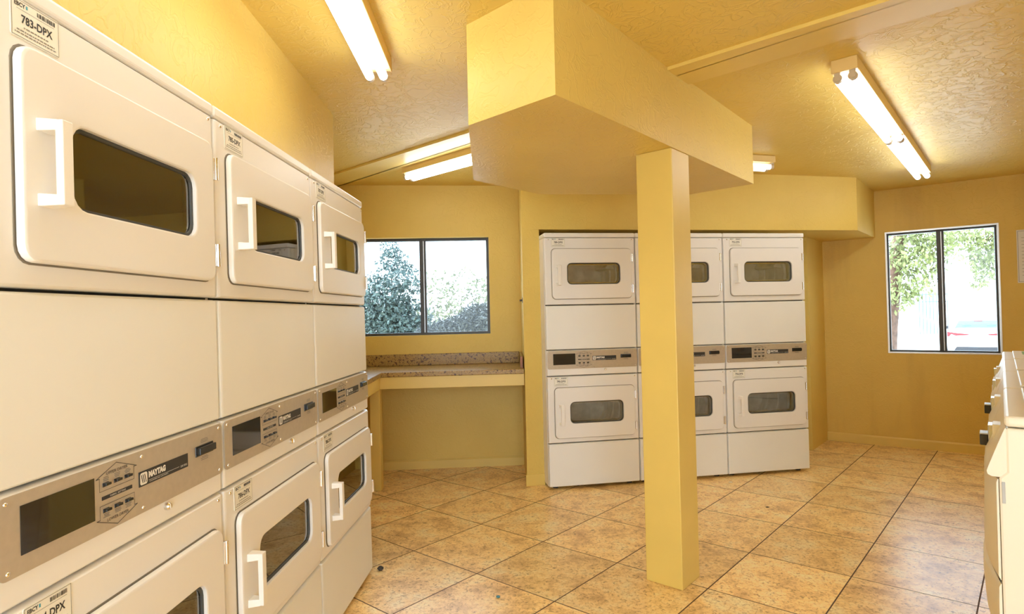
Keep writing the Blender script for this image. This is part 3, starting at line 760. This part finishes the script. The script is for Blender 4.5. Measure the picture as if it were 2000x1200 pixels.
lump('chewing_gum', 'gum', (-.186, 2.656, .0), .010, (1, 1, .5), 'tiny blue blob of gum on the floor tiles in the foreground', 'gum', 2)
lump('crumb', 'crumb', (1.419, 4.384, .0), .012, (1.2, .8, .5), 'pale crumb on the floor in front of the right back dryer', 'crumb', 3)
lump('grit', 'pebble', (1.470, 3.834, .0), .007, (1.6, .7, .4), 'dark speck of grit on the tiles right of the column', 'grit', 4)

# ------------------------------------------------------------------ outside
GZ = -.70
mb = MB(); mb.prism([(-60, -40), (60, -40), (60, 90), (-60, 90)], GZ-.3, GZ)
struct(mb.build('ground', 'ground'), 'bright sunlit pavement outside the windows', 'ground')
def leaves(mb, c, rad, n, size, seed, droop=0., flat_=1.):
    rnd = random.Random(seed)
    for _ in range(n):
        while True:
            v = Vector((rnd.uniform(-1, 1), rnd.uniform(-1, 1), rnd.uniform(-1, 1)))
            if .25 < v.length < 1: break
        p = Vector((c[0]+v.x*rad[0], c[1]+v.y*rad[1], c[2]+v.z*rad[2]))
        d = Vector((rnd.gauss(0, 1), rnd.gauss(0, 1), rnd.gauss(0, 1)-droop*2)).normalized(); e = d.orthogonal().normalized()
        e = (Matrix.Rotation(rnd.uniform(0, 6.28), 3, d) @ e); s = size*rnd.uniform(.6, 1.4)
        mb.add([tuple(p), tuple(p+d*s*.5+e*s*.22), tuple(p+d*s), tuple(p+d*s*.5-e*s*.22)], [(0, 1, 2, 3)])
def plant(name, base, trunk, clumps, leafmat, label, cat, size, droop=0., k=2.2, fs=.62, seed=0):
    root = thing(name, base)
    mb = MB()
    for p, q, r1, r2 in trunk: mb.cyl(p, q, r1, 8, r2)
    mb.build('trunk', 'bark', root, smooth=60)
    mb = MB()
    for i, (c, rad, n) in enumerate(clumps): leaves(mb, c, rad, int(n*k), size*fs, len(label)*31+i, droop)
    mb.build('foliage', leafmat, root)
    return tag(root, label, cat)
CP = Vector((0, 0, HC))
def ray(px_, py_, dist):
    d = rt*((px_-1000)/FPX)-up*((py_-600)/FPX)+f
    return CP+d*dist
def base(px_, dist):
    p = ray(px_, 620, dist); return (p.x, p.y, GZ)
def rel(b, px_, py_, dist):
    p = ray(px_, py_, dist); return (p.x-b[0], p.y-b[1], p.z-b[2])
# left window: a thin conifer, a broad blue-green shrub, a pale airy shrub, a dark clipped shrub
b = base(765, 15)
plant('conifer_tree', b, [((0, 0, 0), (.02, 0, 3.0), .06, .02)], [(rel(b, 765, 545, 15), (.75, .5, .35), 160), (rel(b, 767, 515, 15), (.50, .4, .35), 150), (rel(b, 763, 490, 15), (.26, .3, .40), 110), (rel(b, 790, 527, 15), (.30, .3, .25), 50)], 'leaf1', 'thin grey-green conifer standing tallest outside the left window', 'tree', .13, k=2.4, fs=.8)
b = base(755, 8.5)
plant('shrub', b, [((0, 0, 0), (.1, 0, 1.6), .07, .03), ((0, 0, .3), (-.5, 0, 1.5), .05, .02)], [(rel(b, 745, 590, 8.5), (.42, .4, .40), 520), (rel(b, 735, 625, 8.5), (.50, .4, .40), 620), (rel(b, 785, 630, 8.5), (.48, .4, .38), 560), (rel(b, 760, 655, 8.5), (.70, .4, .35), 620), (rel(b, 800, 560, 8.5), (.22, .2, .16), 60)], 'leaf1', 'broad blue-green shrub filling the lower left of the left window', 'shrub', .085, k=3.6, fs=.78)
b = base(880, 11)
plant('shrub', b, [((0, 0, 0), (0, 0, 1.5), .06, .02), ((0, 0, .4), (.6, 0, 1.6), .04, .02)], [(rel(b, 850, 590, 11), (.55, .4, .55), 120), (rel(b, 905, 585, 11), (.60, .4, .60), 130), (rel(b, 940, 575, 11), (.35, .3, .35), 80), (rel(b, 870, 630, 11), (.80, .4, .35), 420), (rel(b, 900, 560, 11), (.9, .4, .35), 60)], 'leaf4', 'pale sparse shrub behind the right pane of the left window', 'shrub', .10, k=2.6, fs=.8)
b = base(935, 7.5)
plant('shrub', b, [((0, 0, 0), (0, 0, 1.2), .06, .02)], [(rel(b, 940, 632, 7.5), (.32, .35, .26), 1200), (rel(b, 905, 648, 7.5), (.42, .35, .20), 1200), (rel(b, 860, 652, 7.5), (.36, .3, .14), 500)], 'leaf3', 'low dark grey shrub in the lower right corner of the left window', 'shrub', .06, k=3.2, fs=.8)
# right window: leaning pepper tree, hanging branches, eave, fence, car
b = base(1748, 12)
plant('pepper_tree', b, [(rel(b, 1735, 640, 12), rel(b, 1746, 520, 12), .17, .15), (rel(b, 1746, 520, 12), rel(b, 1764, 430, 12), .15, .10), (rel(b, 1735, 640, 12), (-.3, 0, 0), .17, .22)],
      [(rel(b, 1772, 480, 11.6), (.40, .4, .55), 300), (rel(b, 1800, 490, 11.6), (.55, .4, .65), 380), (rel(b, 1790, 535, 11.6), (.38, .4, .55), 220), (rel(b, 1755, 570, 11.6), (.26, .3, .40), 130), (rel(b, 1820, 470, 11.6), (.40, .3, .35), 180), (rel(b, 1778, 568, 11.6), (.14, .2, .25), 60)], 'leaf2', 'leaning brown-trunked tree with hanging yellow-green leaves in the far right window', 'tree', .16, .6, k=1.5, fs=.62)
b = base(1925, 13)
plant('pepper_tree', b, [((rel(b, 1990, 700, 13)[0], rel(b, 1990, 700, 13)[1], 0), rel(b, 1985, 430, 13), .18, .10), (rel(b, 1985, 430, 13), rel(b, 1925, 470, 13), .06, .02)],
      [(rel(b, 1925, 480, 13), (.35, .4, .55), 300), (rel(b, 1918, 520, 13), (.20, .3, .45), 170), (rel(b, 1944, 495, 13), (.25, .3, .55), 220), (rel(b, 1895, 480, 13), (.22, .3, .40), 90), (rel(b, 1860, 480, 13), (.25, .3, .40), 80), (rel(b, 1908, 552, 13), (.10, .2, .14), 30), (rel(b, 1860, 458, 13), (.5, .3, .2), 160)], 'leaf2', 'hanging tree branches at the top right of the far right window', 'tree', .16, .8, k=1.5, fs=.62)
# carport behind the trees
p0 = ray(1850, 452, 17); p1 = ray(1990, 452, 17)
ev = thing('carport_roof', (p0.x, p0.y, GZ)); dx = p1-p0
mb = MB(); an = math.atan2(dx.y, dx.x); Lr = dx.length
mb.T = Matrix.Rotation(an, 4, 'Z')
mb.box(0, Lr+2, 0, 1.6, p0.z-GZ-.12, p0.z-GZ+.18); mb.build('roof_slab', 'stucco', ev)
for x in (Lr+.4, Lr+1.9):
    mb = MB(); mb.T = Matrix.Rotation(an, 4, 'Z'); mb.box(x, x+.12, .4, .52, 0, p0.z-GZ-.12); mb.build('roof_post', 'stucco', ev)
tag(ev, 'beige edge of a carport roof across the top of the far right window', 'carport')
# pale blue rail fence far off
p0 = ray(1795, 583, 40); p1 = ray(1850, 583, 40)
fr = thing('rail_fence', (p0.x, p0.y, GZ)); d_ = p1-p0; an = math.atan2(d_.y, d_.x); Lr = d_.length
for k in range(9):
    mb = MB(); mb.T = Matrix.Rotation(an, 4, 'Z'); x = Lr*k/8; mb.box(x-.02, x+.02, -.02, .02, 0, p0.z-GZ+.35); mb.build('fence_post', 'head', fr)
for z in (p0.z-GZ-.25, p0.z-GZ+.25):
    mb = MB(); mb.T = Matrix.Rotation(an, 4, 'Z'); mb.box(0, Lr, -.015, .015, z-.03, z+.03); mb.build('fence_rail', 'head', fr)
tag(fr, 'pale blue rail fence far off behind the middle bar of the far right window', 'fence')
def make_car():
    c = ray(1911, 650, 20.6)
    view = math.atan2(c.y, c.x)
    root = thing('parked_car', (c.x, c.y, GZ), view-PI/2)      # local +y points away from the viewer
    hw = .90
    def sec(y, zs, w):  # lower body section
        z0, z1 = zs
        return [(-w*.96, y, z0), (-w, y, z0+.2), (-w, y, z1-.22), (-w*.93, y, z1-.04), (-w*.75, y, z1), (w*.75, y, z1), (w*.93, y, z1-.04), (w, y, z1-.22), (w, y, z0+.2), (w*.96, y, z0)]
    mb = MB()
    mb.loft([sec(0, (.34, .88), .78), sec(.06, (.28, 1.02), .86), sec(.25, (.24, 1.08), .90), sec(.9, (.22, 1.06), .91), sec(2.6, (.22, 1.00), .91), sec(3.6, (.24, .94), .90), sec(4.2, (.28, .84), .84), sec(4.45, (.34, .70), .70)], True, True)
    body = mb.build('body', 'car', root, smooth=40)
    def cab(y, w0, z0, w1, z1): return [(-w0, y, z0), (-w1, y, z1-.05), (-w1*.85, y, z1), (w1*.85, y, z1), (w1, y, z1-.05), (w0, y, z0)]
    mb = MB(); mb.loft([cab(.35, .78, 1.04, .74, 1.10), cab(.95, .80, 1.04, .64, 1.40), cab(1.5, .81, 1.03, .66, 1.47), cab(2.2, .81, 1.0, .66, 1.45), cab(3.1, .80, .96, .72, 1.02)], True, True)
    mb.build('cabin', 'car', root, smooth=40)
    mb = MB(); mb.loft([[(-.66, .39, 1.140), (.66, .39, 1.140), (.56, .86, 1.375), (-.56, .86, 1.375)], [(-.66, .43, 1.10), (.66, .43, 1.10), (.56, .90, 1.33), (-.56, .90, 1.33)]], True, True)
    g = mb.build('rear_window', 'carglass', root)
    for x in (-.33, .36):
        mb = MB(); mb.sphere((x, .53, 1.198), .12, 10, 6, (1.2, .38, .42)); mb.build('headrest', 'head', root, smooth=60)
    mb = MB(); mb.box(-.12, .12, .80, .84, 1.352, 1.372); mb.build('brake_light', 'red', root)
    for s in (-1, 1):
        mb = MB(); P = [(s*.89, .10, 1.00), (s*.60, .02, .955), (s*.26, .0, .92), (s*.26, .0, .89), (s*.60, .02, .865), (s*.89, .10, .82)]
        mb.loft([P, [(x*.99, y-.035, z) for x, y, z in P]], True, True); mb.build('tail_light', 'red', root)
        mb = MB(); mb.box(min(s*.93, s*1.10), max(s*.93, s*1.10), 2.75, 2.87, 1.02, 1.14); mb.build('wing_mirror', 'dark_bumper', root, bevel=.03)
        for y in (.78, 3.45):
            mb = MB(); mb.cyl((s*.74, y, .32), (s*.92, y, .32), .32, 20); mb.build('wheel', 'tyre', root, smooth=50)
    mb = MB(); mb.loft([[(-.72, -.015, .30), (.72, -.015, .30), (.62, -.015, .47), (-.62, -.015, .47)], [(-.74, .1, .26), (.74, .1, .26), (.66, .1, .47), (-.66, .1, .47)]], True, True); mb.build('rear_bumper', 'dark_bumper', root, bevel=.01)
    mb = MB(); mb.box(-.26, .26, -.012, .03, .66, .77); mb.build('licence_plate', 'label', root, bevel=.005)
    tag(root, 'white car seen from behind, parked outside the far right window', 'car')
make_car()

# ------------------------------------------------------------------ light and colour
w = bpy.data.worlds.new('world'); S.world = w; w.use_nodes = True; t = w.node_tree; t.nodes.clear()
o = N(t, 'ShaderNodeOutputWorld'); bg = N(t, 'ShaderNodeBackground'); sk = N(t, 'ShaderNodeTexSky')
sk.sky_type = 'NISHITA'; sk.sun_disc = False; sk.sun_elevation = R(50); sk.sun_rotation = R(200); sk.dust_density = 2.5; sk.air_density = 1.
mx = N(t, 'ShaderNodeMix', data_type='RGBA'); mx.inputs['Factor'].default_value = .60; mx.inputs['B'].default_value = (8.4, 10.8, 13.0, 1)
t.links.new(sk.outputs[0], mx.inputs['A']); t.links.new(mx.outputs['Result'], bg.inputs[0]); bg.inputs[1].default_value = .64
t.links.new(bg.outputs[0], o.inputs[0])
sl = bpy.data.lights.new('sun', 'SUN'); sl.energy = 7.; sl.angle = R(.6); sl.color = (.93, 1., 1.)
so = bpy.data.objects.new('sun', sl); COL.objects.link(so); so.rotation_euler = Vector((.85, .0, -.75)).to_track_quat('-Z', 'Y').to_euler()
V = S.view_settings; V.view_transform = 'Standard'; V.look = 'None'; V.gamma = 1.; V.use_curve_mapping = False; V.exposure = .20
S.cycles.max_bounces = 12; S.cycles.diffuse_bounces = 8; S.cycles.transparent_max_bounces = 12; S.cycles.use_denoising = True
